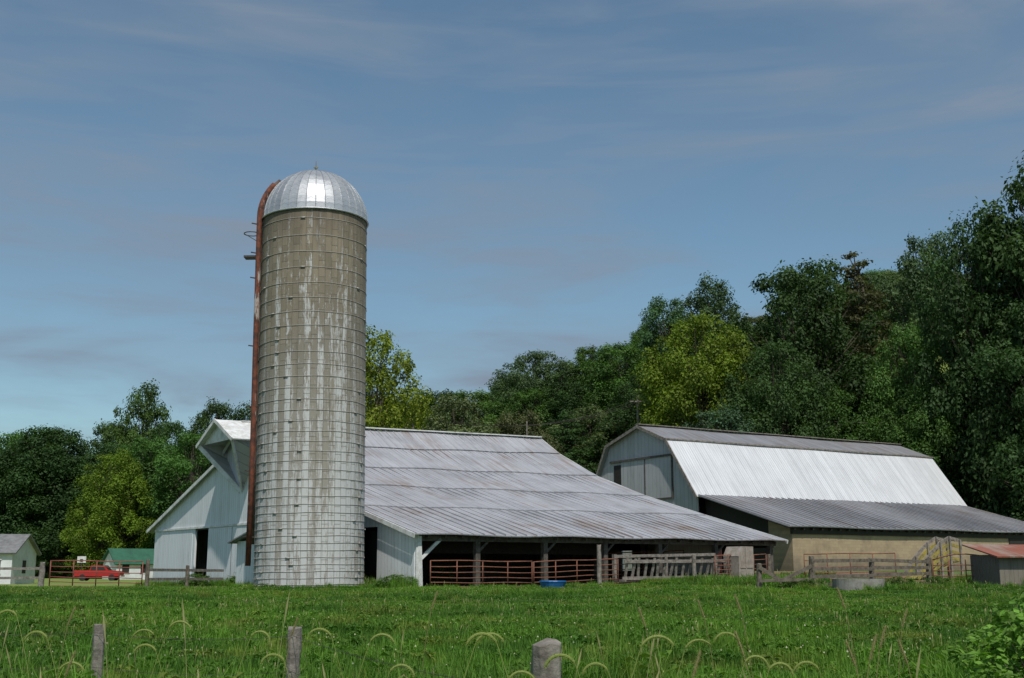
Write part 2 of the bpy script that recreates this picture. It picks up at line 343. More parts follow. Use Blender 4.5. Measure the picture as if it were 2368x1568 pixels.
# ---------------------------------------------------------------- foliage
def quads(C,Nn,size,asp=0.6):
    n=len(C); Nn=Nn/np.linalg.norm(Nn,axis=1,keepdims=True)
    r=rng.normal(size=(n,3)); T=np.cross(Nn,r); T/=np.linalg.norm(T,axis=1,keepdims=True)
    B=np.cross(Nn,T); s=size[:,None]
    V=np.stack([C-T*s,C-B*s*asp+Nn*s*0.15,C+T*s,C+B*s*asp+Nn*s*0.15],1).reshape(-1,3)
    return V
def tree_mesh(name,H,W,nclump,leaves,leaf,kind='round',seed=1,zlo=0.14,cr=(0.9,1.8)):
    global rng
    rng=np.random.default_rng(seed); rnd=random.Random(seed)
    mb=MB(); q_=H/20
    tp=[(0,0,0)]
    for k in range(1,7): tp.append((rnd.uniform(-.12,.12)*k*q_,rnd.uniform(-.12,.12)*k*q_,H*0.92*k/6))
    mb.tube([Vector(p) for p in [(0,0,-1.5*q_)]+tp],[H*0.022,H*0.02,H*0.017,H*0.014,H*0.011,H*0.008,H*0.005,H*0.002],8,0)
    ph=[rnd.uniform(0,6.28) for _ in range(4)]
    Cs=[];Rs=[]
    tries=0; mean=(cr[0]+cr[1])/2
    while len(Cs)<nclump and tries<nclump*30:
        tries+=1
        zf=rnd.uniform(zlo,1.0)
        an=rnd.uniform(0,6.283)
        if kind=='round':
            r=W*math.sqrt(max(0.0,1-((zf-.45)/.56)**2))
            lob=1+0.17*math.sin(2*an+ph[0]+zf*3)+0.13*math.sin(3*an+ph[1]-zf*5)+0.12*math.sin(9*zf+ph[2])
            rr=r*lob*(rnd.random()**0.38); rad=rnd.uniform(*cr)*(1.0 if zf<.8 else 0.7)
        elif kind=='open':
            r=W*math.sqrt(max(0.0,1-((zf-.5)/.52)**2))
            rr=r*(1+0.25*math.sin(3*an+ph[1]-zf*7))*(rnd.random()**0.4); rad=rnd.uniform(cr[0],cr[1])*0.85
        else:
            r=W*(1-zf)**0.85+0.25
            rr=r*(rnd.random()**0.5)*(1+0.2*math.sin(3*an+ph[0])); rad=rnd.uniform(*cr)*(0.45+0.6*(1-zf))
        c=Vector((rr*math.cos(an),rr*math.sin(an),zf*H*0.97-rad*0.2))
        if any((c-o).length<0.5*(rad+q) for o,q in zip(Cs,Rs)): continue
        Cs.append(c);Rs.append(rad)
        a0=Vector((0,0,max(H*0.08,c.z*(0.62 if kind!='cone' else 0.97)-0.5*q_)))
        mid=a0.lerp(c,0.55)+Vector((0,0,0.25*rad*(1 if kind!='cone' else -0.5)))
        mb.tube([a0,mid,c],[0.09*q_,0.055*q_,0.02*q_],4,0,cap=False)
    nb=len(mb.f)
    Vl=[];tn=[]
    for c,rad in zip(Cs,Rs):
        n=int(leaves*(rad/mean)**2)
        d=rng.normal(size=(n,3)); d/=np.linalg.norm(d,axis=1,keepdims=True)
        lump=1+0.22*np.sin(d[:,0]*5+c.x)+0.22*np.sin(d[:,1]*6+c.y*2)*np.cos(d[:,2]*4+c.z)
        P=d*(rad*(0.5+0.65*rng.random((n,1))))*lump[:,None]*np.array([1,1,0.88 if kind!='cone' else 0.4])
        if kind=='cone': P[:,2]-=0.25*np.hypot(P[:,0],P[:,1])
        P=P+np.array(c)
        Nn=d*0.8+np.array([0,0,0.6])+rng.normal(size=(n,3))*0.45
        Vl.append(quads(P,Nn,leaf*(0.6+0.7*rng.random(n)),0.6))
        tn.append(np.clip(0.5+rnd.uniform(-.24,.24)+rng.normal(size=n)*0.15,0,1))
    Vl=np.concatenate(Vl);tn=np.concatenate(tn)
    n0=len(mb.v); nl=len(Vl)//4
    verts=mb.v+Vl.tolist(); F=mb.f+(np.arange(nl*4).reshape(-1,4)+n0).tolist()
    me=bpy.data.meshes.new(name); me.from_pydata(verts,[],F)
    me.materials.append(BARK); me.materials.append(LEAF)
    me.polygons.foreach_set('material_index',np.concatenate([np.zeros(nb,int),np.ones(nl,int)]))
    at=me.attributes.new('tint','FLOAT','FACE'); at.data.foreach_set('value',np.concatenate([np.full(nb,.5),tn]).astype(np.float32))
    me.update(); return me
HT=20.0
P_round=[tree_mesh('crown_round_%d'%k,HT,6.6,180,340,0.16,'round',11+k,0.10,(0.7,1.75)) for k in range(4)]
P_open=[tree_mesh('crown_open_%d'%k,HT,5.5,120,300,0.16,'open',31+k,0.12,(0.7,1.6)) for k in range(2)]
P_cone=[tree_mesh('crown_cone_%d'%k,HT,5.2,220,220,0.14,'cone',51+k,0.06,(0.8,1.5)) for k in range(2)]
D=(0.046,0.090,0.025);M=(0.078,0.150,0.032);YG=(0.145,0.20,0.020);B=(0.080,0.14,0.058);O=(0.088,0.10,0.042);PG=(0.13,0.175,0.075);BL=(0.08,0.155,0.085)
cnt=[0]
def tree(name,x,y,top,hw,proto,col,parent=None):
    cnt[0]+=1; rr=random.Random(cnt[0]*13)
    z=gz(x,y); H=(top-z)*1.03
    protos={'r':P_round,'o':P_open,'c':P_cone}[proto]; me=protos[cnt[0]%len(protos)]
    o=bpy.data.objects.new(name,me); COL.objects.link(o)
    wb={'r':6.9,'o':6.0,'c':5.2}[proto]
    o.location=(x,y,z-0.3); o.scale=(hw/wb,hw/wb,H/HT); o.rotation_euler=(0,0,rr.uniform(0,6.28))
    v=rr.uniform(0.85,1.18); u=rr.uniform(.9,1.12); o.color=(col[0]*v*u,col[1]*v,col[2]*v,1)
    if parent: o.parent=parent
    return o
T=[('oak_tree',50.5,103,40.5,9.5,'r',D),('oak_tree',43.5,104,34.5,6.5,'r',D),('oak_tree',45,97,24,6.5,'r',D),('oak_tree',46.5,99,32,6,'r',D),
('poplar_tree',46.5,128,39.5,6,'o',B),('spruce_tree',37.0,122,36.3,8.0,'c',O),('oak_tree',29.0,117,32.0,8.2,'r',D),('oak_tree',35,130,36.5,7.5,'r',D),
('maple_tree',18.2,112,26.5,6.3,'r',YG),('poplar_tree',23.4,136,36.0,5.5,'o',B),('poplar_tree',18.5,134,33.5,4.8,'o',B),
('maple_tree',38.2,110,25,5,'r',M),('oak_tree',24.5,108,23,5.5,'r',D),('pine_tree',18.8,106,16.5,5.5,'r',BL),('maple_tree',29.7,110,18.5,5.5,'r',M),
('maple_tree',12.8,107,15.0,3.5,'r',YG),('maple_tree',38,106,19,5,'r',M),
('maple_tree',-10.9,94,21.0,4.8,'o',YG),('ash_tree',-5.5,108,17.5,6,'r',PG),('ash_tree',0.8,112,17,5,'r',O),('spruce_tree',5.6,118,18.5,4.5,'c',D)]
for t in T: tree(*t)
for nm,x,y,top,hw,p,c in [('maple_tree',-39.0,115,13.3,4.3,'r',YG),('maple_tree',-31.5,116,15.0,5.2,'r',M),('maple_tree',-42,136,17.0,6,'r',M),('spruce_tree',-49,124,16.8,6.5,'r',D),('spruce_tree',-56,128,15.0,6,'r',D)]:
    k=1.57 if y<130 else 1.4
    tree(nm,x*k,y*k,1.7+(top-1.7)*k,hw*k,p,c)
wood=empty('distant_woodland')
W=[(12.2,130,27.0,6,'r',M),(9.9,142,29.0,5.5,'r',M),(3,141,28.3,6.0,'r',B),(5.7,131,24.5,5,'c',D),(-4.7,150,24.5,7,'r',M),(-10,155,25.5,7,'r',D),(-16,155,24,7,'r',D),
(-1,138,22,6,'r',M),(-7,132,20,6,'r',PG),(14,122,22,5,'r',D),(-13,126,19,6,'r',M),(8,124,19,5,'o',PG)]
for t in W: tree('woodland_tree',*t,parent=wood)
WL=[(-42,165,25,6,'r',D),(-50.6,160,27,5.5,'o',M),(-46,156,21.5,6,'r',D),(-34,152,23,6.5,'r',D),(-56,163,22,6,'r',D),(-60,150,19.8,8,'r',D),(-68,160,20.5,7,'r',M),(-76,162,20,7,'r',D),
(-26,150,24,7,'r',M),(-38,150,18.5,6,'r',M),(-52,150,18,6,'r',D),(-30,148,18,6,'r',D),(-47,148,15.5,6,'r',D),(-20,150,22,6,'r',M),(-38,158,21,6,'r',B)]
for x,y,top,hw,p,c in WL: tree('woodland_tree',x*1.3,y*1.3,1.7+(top-1.7)*1.3,hw*1.25,p,c,wood)
fr=random.Random(3)
for k in range(260):
    x=fr.uniform(-130,95); y=fr.uniform(118,240)
    if x>-22 and y<128: continue
    if x<-22 and y<196: continue
    if y>215 and x>0: continue
    hh=fr.uniform(10,14) if y<180 else fr.uniform(9,13)
    if x<-22: hh*=1.1
    # open saddle of the hill carries lower growth
    lim=.165 if x/y<.105 else (.22 if x/y<.3 else .26)
    if x/y<-.1: lim=.13
    top=min(gz(x,y)+hh,1.7+lim*y)
    if top-gz(x,y)<3.5: continue
    c=fr.choice([D,D,M,M,B,O,PG]); tree('woodland_tree',x,y,top,fr.uniform(4.5,6.5)*min(1,(top-gz(x,y))/9+.2),fr.choice('rrrro'),c,wood)
for k in range(80):
    x=fr.uniform(-125,58); y0=float(np.interp(x,[-120,-30,-20,5,15,36,60],[190,188,122,100,103,112,102])); y=y0+fr.uniform(0,8)
    if -2<x<12 and y<116: continue
    tree('hedgerow_shrub',x,y,gz(x,y)+fr.uniform(3.5,7),fr.uniform(2.8,4.5),'r',fr.choice([D,M,M,O]),wood)

# ---------------------------------------------------------------- barn with open cattle shed
TH1=math.atan2(0.5865,0.81)
barn=empty('white_cattle_barn',(-4.126,52,0),TH1)
S1=23.3
near=[(0,3.37),(5.6,4.78),(10.6,6.15),(14.5,7.45),(17.4,8.75),(19.4,10.15),(22.3,8.25),(34.3,4.35)]
far=[(0,3.43),(6,4.98),(11.3,6.41),(16,7.95),(20,9.75),(22.2,11.05),(25,9.5),(36,5.0)]
def prof(s):
    f=s/S1; return [(a[0]+(b[0]-a[0])*f,a[1]+(b[1]-a[1])*f) for a,b in zip(near,far)]
def rz(s,t):
    p=prof(s); return float(np.interp(t,[q[0] for q in p],[q[1] for q in p]))
NSEG=24
for nm,i0,i1 in (('roof_front',0,5),('roof_back',5,7)):
    mb=MB()
    cols=[]
    for k in range(NSEG+1):
        s=-0.35+(S1+0.7)*k/NSEG; p=prof(s); row=[]
        for q in range(i0,i1+1):
            t,z=p[q]
            if q==0: t-=0.35; z-=0.08
            if q==7: t+=0.3; z-=0.1
            zz=z+0.035*math.sin(k*0.9+q*1.7)*(0.3 if k in(0,NSEG) else 1)
            row.append((s,t,zz))
        cols.append(row)
    for q in range(i1-i0):
        for k in range(NSEG):
            a,b,c,d=cols[k][q],cols[k+1][q],cols[k+1][q+1],cols[k][q+1]
            if i0+q in (1,2,3,4):
                a=(a[0],a[1]-0.12,a[2]+0.03); b=(b[0],b[1]-0.12,b[2]+0.03)
            mb.quad(a,b,c,d)
    mb.build(nm,ROOF1,barn,solid=0.05)
mb=MB()
for k in range(int(S1/0.6)+1):
    s=-0.3+k*0.6; p=prof(s)
    for q in range(0,7):
        (t0,z0),(t1,z1)=p[q],p[q+1]
        if q==0: t0-=0.35;z0-=0.08
        mb.beam((s,t0,z0+0.015),(s,t1,z1+0.015),0.03,0.07)
mb.build('roof_ribs',ROOF1,barn)
mb=MB(); p0=prof(-0.3);p1=prof(S1+0.3)
mb.beam((-0.38,p0[5][0],p0[5][1]+0.08),(S1+0.38,p1[5][0],p1[5][1]+0.08),0.45,0.07)
mb.build('ridge_cap',TRIM,barn)
mb=MB()
for s in (-0.40,S1+0.40):
    p=prof(s)
    for q in range(7):
        (t0,z0),(t1,z1)=p[q],p[q+1]
        if q==0: t0-=0.35;z0-=0.09
        mb.beam((s,t0,z0-0.07),(s,t1,z1-0.07),0.06,0.2)
mb.build('rake_trim',TRIM,barn)
def strip(mb,s,t0,t1,zb,zt=None,n=1,mi=0):
    for k in range(n):
        a=t0+(t1-t0)*k/n;b=t0+(t1-t0)*(k+1)/n
        za=rz(s,a)-0.06 if zt is None else zt; zc=rz(s,b)-0.06 if zt is None else zt
        mb.quad((s,a,zb),(s,b,zb),(s,b,zc),(s,a,za),mi)
mb=MB()
strip(mb,0,0.1,3.4,-0.3,n=2)
strip(mb,0,3.4,5.6,3.7,n=1)
for a,b in ((5.6,10.6),(10.6,14.5),(14.5,17.4),(17.4,19.4),(19.4,22.3),(22.3,24.0)): strip(mb,0,a,b,-0.3)
strip(mb,0,24.0,26.2,4.25); strip(mb,0,26.2,33.4,-0.3)
mb.build('gable_wall',WHITE_W,barn,solid=0.12)
mb=MB()
mb.box((-0.16,17.0,0.35),(-0.05,23.95,4.2)); mb.box((-0.14,26.6,0.35),(-0.04,32.9,4.15))
mb.build('sliding_doors',WHITE_W,barn,bevel=0.01)
mb=MB()
mb.box((-0.2,15.5,4.24),(-0.02,33.3,4.36)); mb.box((-0.1,22.2,4.5),(-0.03,22.3,7.0)); mb.box((-0.1,24.3,4.5),(-0.03,24.4,7.0));mb.box((-0.1,22.2,7.0),(-0.03,24.4,7.1))
mb.box((-0.09,26.25,0.3),(0.03,26.4,4.24)); mb.box((-0.09,33.3,-0.2),(0.05,33.5,4.4))
mb.box((-0.09,-0.02,-0.2),(0.05,0.16,3.3))
mb.build('door_track_and_corner_boards',TRIM,barn)
mb=MB()
mb.box((-0.09,15.5,4.15),(-0.03,33.3,4.235)); mb.box((-0.075,22.31,4.5),(-0.035,22.35,7.0)); mb.box((-0.075,24.26,4.5),(-0.035,24.295,7.0)); mb.box((-0.17,20.3,0.4),(-0.161,20.34,4.2))
mb.build('shadow_gaps',DARKW,barn)
mb=MB()
for z in (0.9,1.6,2.3,3.0,3.7): mb.box((0.5,24.0,z),(0.56,25.2,z+0.12))
mb.box((0.45,25.15,0),(0.6,25.3,4.2)); mb.build('doorway_ladder',SHEDPOST,barn)
mb=MB()
mb.quad((0,33.4,-0.4),(S1,35.3,-0.4),(S1,35.3,5.1),(0,33.4,4.5))
mb.build('back_wall',WHITE_X,barn,solid=0.1)
mb=MB()
for a,b in ((13,16),(16,20),(20,22.2),(22.2,25),(25,35.3)): strip(mb,S1,a,b,-0.3)
mb.build('far_gable_wall',WHITE_W,barn,solid=0.1)
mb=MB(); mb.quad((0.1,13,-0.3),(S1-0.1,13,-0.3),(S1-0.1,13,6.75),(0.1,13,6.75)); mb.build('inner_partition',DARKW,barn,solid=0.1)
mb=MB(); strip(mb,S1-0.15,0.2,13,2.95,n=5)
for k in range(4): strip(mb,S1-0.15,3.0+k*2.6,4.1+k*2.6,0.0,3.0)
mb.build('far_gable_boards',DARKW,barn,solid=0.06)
mb=MB()
for a in range(12):
    for b in range(14):
        q=[]
        for da,db in ((0,0),(1,0),(1,1),(0,1)):
            s=0.15+(S1-.3)*(a+da)/12; t=-0.3+13.2*(b+db)/14
            q.append((s,t,gz(-4.126+.81*s-.5865*t,52+.5865*s+.81*t)+0.05))
        mb.quad(*q)
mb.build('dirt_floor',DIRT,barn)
mb=MB()
for s in (3.3,7.2,10.9,14.6,18.6,22.9):
    r=random.uniform(-.05,.05)
    mb.beam((s,0.25,-0.2),(s+r,0.25,3.15),0.24,0.24,0,(0,1,0))
for s in (3.3,7.2,10.9,14.6,18.6,22.9):
    for t in (5.5,10.5): mb.beam((s,t,-0.2),(s,t,rz(s,t)-0.3),0.22,0.22,0,(0,1,0))
    if s<22: mb.beam((s,0.25,2.5),(s+0.7,0.25,3.1),0.08,0.1)
mb.beam((0.1,0.25,3.12),(S1,0.25,3.18),0.2,0.25)
for s in np.arange(0.5,S1,0.9):
    mb.beam((s,-0.1,3.2),(s,5.6,rz(s,5.6)-0.17),0.07,0.14)
mb.build('posts_and_rafters',SHEDPOST,barn)
mb=MB(); mb.beam((0.25,0.2,2.2),(1.3,0.2,3.1),0.1,0.14); mb.beam((0.25,0.12,-0.2),(0.05,0.05,3.2),0.2,0.2,0,(0,1,0)); mb.build('corner_brace',TRIM,barn)
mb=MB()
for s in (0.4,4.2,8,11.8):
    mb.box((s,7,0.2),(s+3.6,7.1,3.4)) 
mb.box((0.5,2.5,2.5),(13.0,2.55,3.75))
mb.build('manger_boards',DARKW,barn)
# hay hood
mb=MB()
pk=(19.4,10.22)
s0,s1=-1.9,0.6
mb.quad((s0,pk[0],pk[1]),(s1,pk[0],pk[1]+0.05),(s1,22.0,8.95),(s0,22.0,8.9))
mb.quad((s0,pk[0],pk[1]),(s0,16.8,8.9),(s1,16.8,8.95),(s1,pk[0],pk[1]+0.05))
mb.build('hay_hood_roof',TRIM,barn,solid=0.08)
mb=MB()
mb.poly([(-1.75,21.7,8.95),(0,19.5,6.2),(0,21.7,8.2)]); mb.poly([(-1.75,21.7,8.95),(0,21.7,8.2),(0,21.7,9.0)])
mb.poly([(-1.75,17.1,8.95),(0,19.3,6.2),(0,17.1,8.2)]); mb.poly([(-1.75,17.1,8.95),(0,17.1,8.2),(0,17.1,9.0)])
mb.build('hay_hood_cheeks',GRAYW,barn,solid=0.05)
mb=MB()
mb.beam((-1.8,21.8,8.85),(-0.05,19.5,6.15),0.1,0.25); mb.beam((-1.8,17.0,8.85),(-0.05,19.3,6.15),0.1,0.25)
mb.poly([(-1.6,21.7,8.95),(-1.6,17.1,8.95),(-1.6,19.4,10.1)])
mb.beam((-1.92,22.05,8.85),(-1.92,19.4,10.17),0.06,0.2); mb.beam((-1.92,16.75,8.85),(-1.92,19.4,10.17),0.06,0.2)
mb.build('hay_hood_trim',TRIM,barn)
mb=MB(); mb.box((-0.1,18.0,7.4),(-0.02,20.8,9.4)); mb.build('loft_door',GRAYW,barn)
mb=MB(); s0,s1,t0,t1=-4.3,-0.05,6.6,9.7
mb.box((s0,t0,-0.2),(s1,t1,3.1)); mb.build('feed_room_walls',WHITE_W,barn)
mb=MB(); mb.quad((s0-0.35,t1+0.35,3.05),(s0-0.35,t0,3.75),(s1,t0,3.75),(s1,t1+0.35,3.05)); mb.build('feed_room_roof',ROOF3,barn,solid=0.06)
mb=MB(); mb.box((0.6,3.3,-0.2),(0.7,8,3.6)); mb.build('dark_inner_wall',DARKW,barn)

# ---------------------------------------------------------------- silo (leans very slightly, as old silos do)
SX,SY,SR,SB,ST=-9.08,53.4,2.44,0.70,18.0
silo=empty('concrete_stave_silo',(SX,SY,SB-0.1)); silo.rotation_euler=(0,-0.0165,0)
hgt=ST-SB
mb=MB(); NS=96
for k in range(NS):
    a=2*math.pi*k/NS;b=2*math.pi*(k+1)/NS
    mb.quad((SR*math.cos(a),SR*math.sin(a),-0.4),(SR*math.cos(b),SR*math.sin(b),-0.4),(SR*math.cos(b),SR*math.sin(b),hgt),(SR*math.cos(a),SR*math.sin(a),hgt))
mb.build('stave_wall',SILO,silo,smooth=True)
mb=MB(); z=hgt-0.45; zs=[]
while z>0.3:
    zs.append(z); f=z/hgt; z-=0.27+0.55*f**1.3
HOOP=m_simple('galvanised_hoop',(0.40,0.39,0.37),(0.27,0.24,0.20),3,0.6,0.1,0)
for z in zs:
    mb.tube([((SR+0.008)*math.cos(2*math.pi*k/72),(SR+0.008)*math.sin(2*math.pi*k/72),z+0.012*math.sin(k*0.5+z*3)) for k in range(72)],0.013,6,0,closed=True)
    for kk in range(3):
        a=-2.15+kk*2.1+0.5*math.sin(z*5.3)
        p=((SR+0.03)*math.cos(a),(SR+0.03)*math.sin(a),z); q=((SR+0.03)*math.cos(a+0.08),(SR+0.03)*math.sin(a+0.08),z)
        mb.beam(p,q,0.04,0.06)
mb.build('steel_hoops',HOOP,silo,smooth=True)
mb=MB(); G=36; RD=SR+0.04; HD=2.52; NR=12
def dp(a,f,ex=0):
    an=f*math.pi/2; return ((RD+ex)*math.cos(an)*math.cos(a),(RD+ex)*math.cos(an)*math.sin(a),hgt+(HD+ex)*math.sin(an))
for g in range(G):
    a=2*math.pi*g/G;b=2*math.pi*(g+1)/G
    for r in range(NR):
        f0=r/NR;f1=0.995 if r==NR-1 else (r+1)/NR
        mb.quad(dp(a,f0),dp(b,f0),dp(b,f1),dp(a,f1))
mb.build('dome_panels',DOME,silo)
mb=MB()
for g in range(G):
    a=2*math.pi*g/G; mb.tube([dp(a,r/NR*0.98,0.01) for r in range(NR+1)],0.017,4,0)
mb.tube([((RD+0.02)*math.cos(2*math.pi*k/72),(RD+0.02)*math.sin(2*math.pi*k/72),hgt) for k in range(72)],0.04,6,0,closed=True)
mb.tube([(0,0,hgt+HD-0.05),(0,0,hgt+HD+0.1)],[0.22,0.12],12)
mb.build('dome_seams',DOME,silo)
mb=MB(); mb.tube([(0,0,hgt+HD),(0,0,hgt+HD+0.6)],[0.03,0.012],6); mb.tube([(0,0,hgt+HD+0.18),(0,0,hgt+HD+0.24),(0,0,hgt+HD+0.3)],[0.02,0.08,0.02],8)
mb.beam((-0.12,0,hgt+HD+0.28),(0.12,0,hgt+HD+0.28),0.025,0.025)
mb.build('lightning_rod',m_simple('brass',(0.4,0.3,0.1),(0.25,0.18,0.08),5,0.4,0.8,0),silo)
ca=math.radians(200); cx,cy=math.cos(ca),math.sin(ca)
mb=MB(); RP=SR+0.15
pts=[(RP*cx*1.03,RP*cy-0.25,1.35),(RP*cx,RP*cy-0.25,6),(RP*cx,RP*cy-0.2,12),(RP*cx,RP*cy-0.1,hgt-0.3)]
for k in range(0,9):
    f=0.06+k/8*0.40; an=f*math.pi/2; pts.append(((RP)*math.cos(an)*cx,(RP)*math.cos(an)*cy-0.05,hgt+(HD+0.08)*math.sin(an)))
mb.tube(pts,[0.125]*4+[0.14]*9,12)
mb.build('fill_pipe',CHUTE,silo,smooth=True)
mb=MB(); ca2=math.radians(187); ex,ey=math.cos(ca2),math.sin(ca2); RP=SR+0.02
pts=[(RP*ex,RP*ey,2.3),(RP*ex,RP*ey,8),(RP*ex,RP*ey,hgt)]
for k in range(1,7):
    f=k/6*0.56; an=f*math.pi/2; pts.append(((RP+.04)*math.cos(an)*ex,(RP+.04)*math.cos(an)*ey,hgt+(HD+0.08)*math.sin(an)))
mb.tube(pts,[0.14,0.16,0.18]+[0.24,.26,.26,.24,.22,.2],10)
mb.build('chute_housing',m_simple('stained_chute',(0.17,0.105,0.075),(0.05,0.03,0.024),2,0.8),silo,smooth=True)
mb=MB()
for z in (2.6,5.5,8.4,11.2,14.4,15.6,17.0):
    if z<hgt: mb.beam((SR*cx,SR*cy,z),((SR+0.5)*cx,(SR+0.5)*cy-0.1,z+0.03),0.04,0.05)
bx,by=(SR+0.5)*math.cos(math.radians(186)),(SR+0.5)*math.sin(math.radians(186))
mb.tube([(bx-0.0+0.36*math.cos(t*math.pi/6),by+0.36*math.sin(t*math.pi/6),hgt-0.55) for t in range(12)],0.025,5,0,closed=True)
mb.beam((bx-0.3,by,hgt-0.57),(bx+0.4,by,hgt-1.0),0.03,0.03)
mb.box((bx-0.3,by-0.25,hgt-1.75),(bx+0.3,by+0.25,hgt-1.66))
mb.build('brackets_and_ladder_cage',STEELDK,silo)

# ---------------------------------------------------------------- gambrel barn
TH2=math.atan2(0.506,0.863)
b2=empty('gambrel_roof_barn',(9.85,88,0),TH2); S2=27.4
def roofpart(nm,pts,mat,ov=0.45,n=12,sag=0.04):
    mb=MB()
    for q in range(len(pts)-1):
        for k in range(n):
            s0=-ov+(S2+2*ov)*k/n;s1=-ov+(S2+2*ov)*(k+1)/n
            w0=sag*math.sin(k*1.3+q);w1=sag*math.sin((k+1)*1.3+q)
            mb.quad((s0,pts[q][0],pts[q][1]+w0),(s1,pts[q][0],pts[q][1]+w1),(s1,pts[q+1][0],pts[q+1][1]+w1),(s0,pts[q+1][0],pts[q+1][1]+w0))
    mb.build(nm,mat,b2,solid=0.07)
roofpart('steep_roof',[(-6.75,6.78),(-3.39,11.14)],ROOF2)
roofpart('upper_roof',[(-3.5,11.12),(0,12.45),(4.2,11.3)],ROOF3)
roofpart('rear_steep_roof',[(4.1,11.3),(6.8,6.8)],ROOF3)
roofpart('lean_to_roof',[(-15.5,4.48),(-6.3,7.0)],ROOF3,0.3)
mb=MB(); mb.beam((-0.5,0,12.55),(S2+0.5,0,12.55),0.5,0.06); mb.beam((-0.5,-3.5,11.13),(S2+0.5,-3.5,11.13),0.12,0.1)
for a,b in zip([(-6.8,6.75),(-3.42,11.14),(0,12.45),(4.15,11.3)],[(-3.42,11.14),(0,12.45),(4.15,11.3),(6.8,6.8)]):
    mb.beam((-0.5,a[0],a[1]-0.08),(-0.5,b[0],b[1]-0.08),0.06,0.22)
mb.build('ridge_and_rake_trim',OLDW,b2)
mb=MB()
for s in np.arange(-.2,S2,.6): mb.beam((s,-15.5,4.51),(s,-6.5,6.97),.03,.06)
mb.build('lean_to_ribs',ROOF3,b2)
mb=MB()
mb.poly([(0,-6.39,-0.5),(0,6.6,-0.5),(0,6.6,7.05),(0,4.1,11.25),(0,0,12.4),(0,-3.39,11.1),(0,-6.39,7.0)])
mb.build('gable_wall',GRAYW,b2,solid=0.1)
mb=MB(); mb.poly([(S2,-6.39,-0.5),(S2,6.6,-0.5),(S2,6.6,7.05),(S2,4.1,11.25),(S2,0,12.4),(S2,-3.39,11.1),(S2,-6.39,7.0)]); mb.quad((0,6.6,-.5),(S2,6.6,-.5),(S2,6.6,7),(0,6.6,7))
mb.build('rear_walls',GRAYW,b2)
mb=MB(); mb.box((-0.16,-3.7,6.9),(-0.09,2.6,9.9),0); mb.box((-0.13,2.4,7.0),(-0.105,3.6,9.7),1); mb.box((-0.24,-4.2,9.9),(-0.09,4.0,10.05),2)
mb.box((-0.2,-3.75,6.8),(-0.07,-3.62,9.9),2);mb.box((-0.2,-0.5,6.93),(-0.15,-0.4,9.9),2);mb.box((-0.19,-3.6,6.82),(-0.07,2.6,6.92),2)
mb.build('loft_sliding_door',[GRAYW,DARKW,SHEDPOST],b2)
mb=MB(); mb.quad((0.4,-14.9,0),(S2,-14.9,0),(S2,-14.9,4.35),(0.4,-14.9,4.35)); mb.quad((0.4,-14.9,0),(0.4,-12.9,0),(0.4,-12.9,4.9),(0.4,-14.9,4.35))
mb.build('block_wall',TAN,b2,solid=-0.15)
mb=MB(); mb.box((0.35,-15.15,4.0),(S2,-14.95,4.45)) 
for s in np.arange(0.3,S2,0.8): mb.box((s,-15.4,4.26),(s+0.08,-15.16,4.42))
mb.quad((0.6,-12.9,0),(0.6,-6.4,0),(0.6,-6.4,6.9),(0.6,-12.9,5.1))
mb.box((21.5,-15.12,1.2),(S2,-14.96,3.99))
mb.build('eave_plate_and_dark_boards',DARKW,b2)

# ---------------------------------------------------------------- distant houses, truck, hoop
def house(name,x,y,w,d,h,rh,rot,wallm,roofm):
    e=empty(name,(x,y,gz(x,y)),rot)
    mb=MB(); mb.box((-w/2,-d/2,-0.2),(w/2,d/2,h)); mb.poly([(-w/2,-d/2,h),(-w/2,0,h+rh),(-w/2,d/2,h)]); mb.poly([(w/2,-d/2,h),(w/2,d/2,h),(w/2,0,h+rh)]); mb.build('walls',wallm,e)
    mb=MB(); mb.quad((-w/2-.4,-d/2-.4,h-.15),(w/2+.4,-d/2-.4,h-.15),(w/2+.4,0,h+rh+.06),(-w/2-.4,0,h+rh+.06)); mb.quad((-w/2-.4,0,h+rh+.06),(w/2+.4,0,h+rh+.06),(w/2+.4,d/2+.4,h-.15),(-w/2-.4,d/2+.4,h-.15)); mb.build('roof',roofm,e,solid=0.12)
    mb=MB()
    for k in range(3):
        cx=-w/2+w*(k+0.5)/3
        mb.box((cx-.5,-d/2-.03,.9),(cx+.5,-d/2+.02,2.1),0); mb.box((cx-.6,-d/2-.06,.8),(cx+.6,-d/2-.031,.9),1);mb.box((cx-.6,-d/2-.06,2.1),(cx+.6,-d/2-.031,2.2),1)
    mb.box((w/2-.02,-.5,.9),(w/2+.03,.5,2.1),0)
    mb.build('windows',[DARKW,TRIM],e)
SIDING=m_simple('white_siding',(0.72,0.73,0.74),(0.58,0.58,0.58),1,0.7)
GRNROOF=m_simple('green_roof',(0.025,0.12,0.07),(0.018,0.08,0.05),1,0.7)
GRYROOF=m_simple('shingle_roof',(0.20,0.20,0.20),(0.12,0.12,0.12),2,0.9)
house('white_farmhouse',-50.6,112,9,7,2.9,1.6,math.radians(5),SIDING,GRYROOF)
house('green_roof_garage',-54.2,172,8,5.5,2.3,2.0,math.radians(38),SIDING,GRNROOF)
tx,ty=-50.6,146; tr=empty('red_pickup_truck',(tx,ty,gz(tx,ty)),math.radians(4))
RED=m_simple('red_car_paint',(0.42,0.02,0.02),(0.35,0.018,0.018),1,0.3,0,0); GLASS=m_simple('dark_glass',(0.03,0.035,0.04),(0.02,0.02,0.02),1,0.1,0,0); BLK=m_simple('rubber',(0.03,0.03,0.03),(0.02,0.02,0.02),4,0.9)
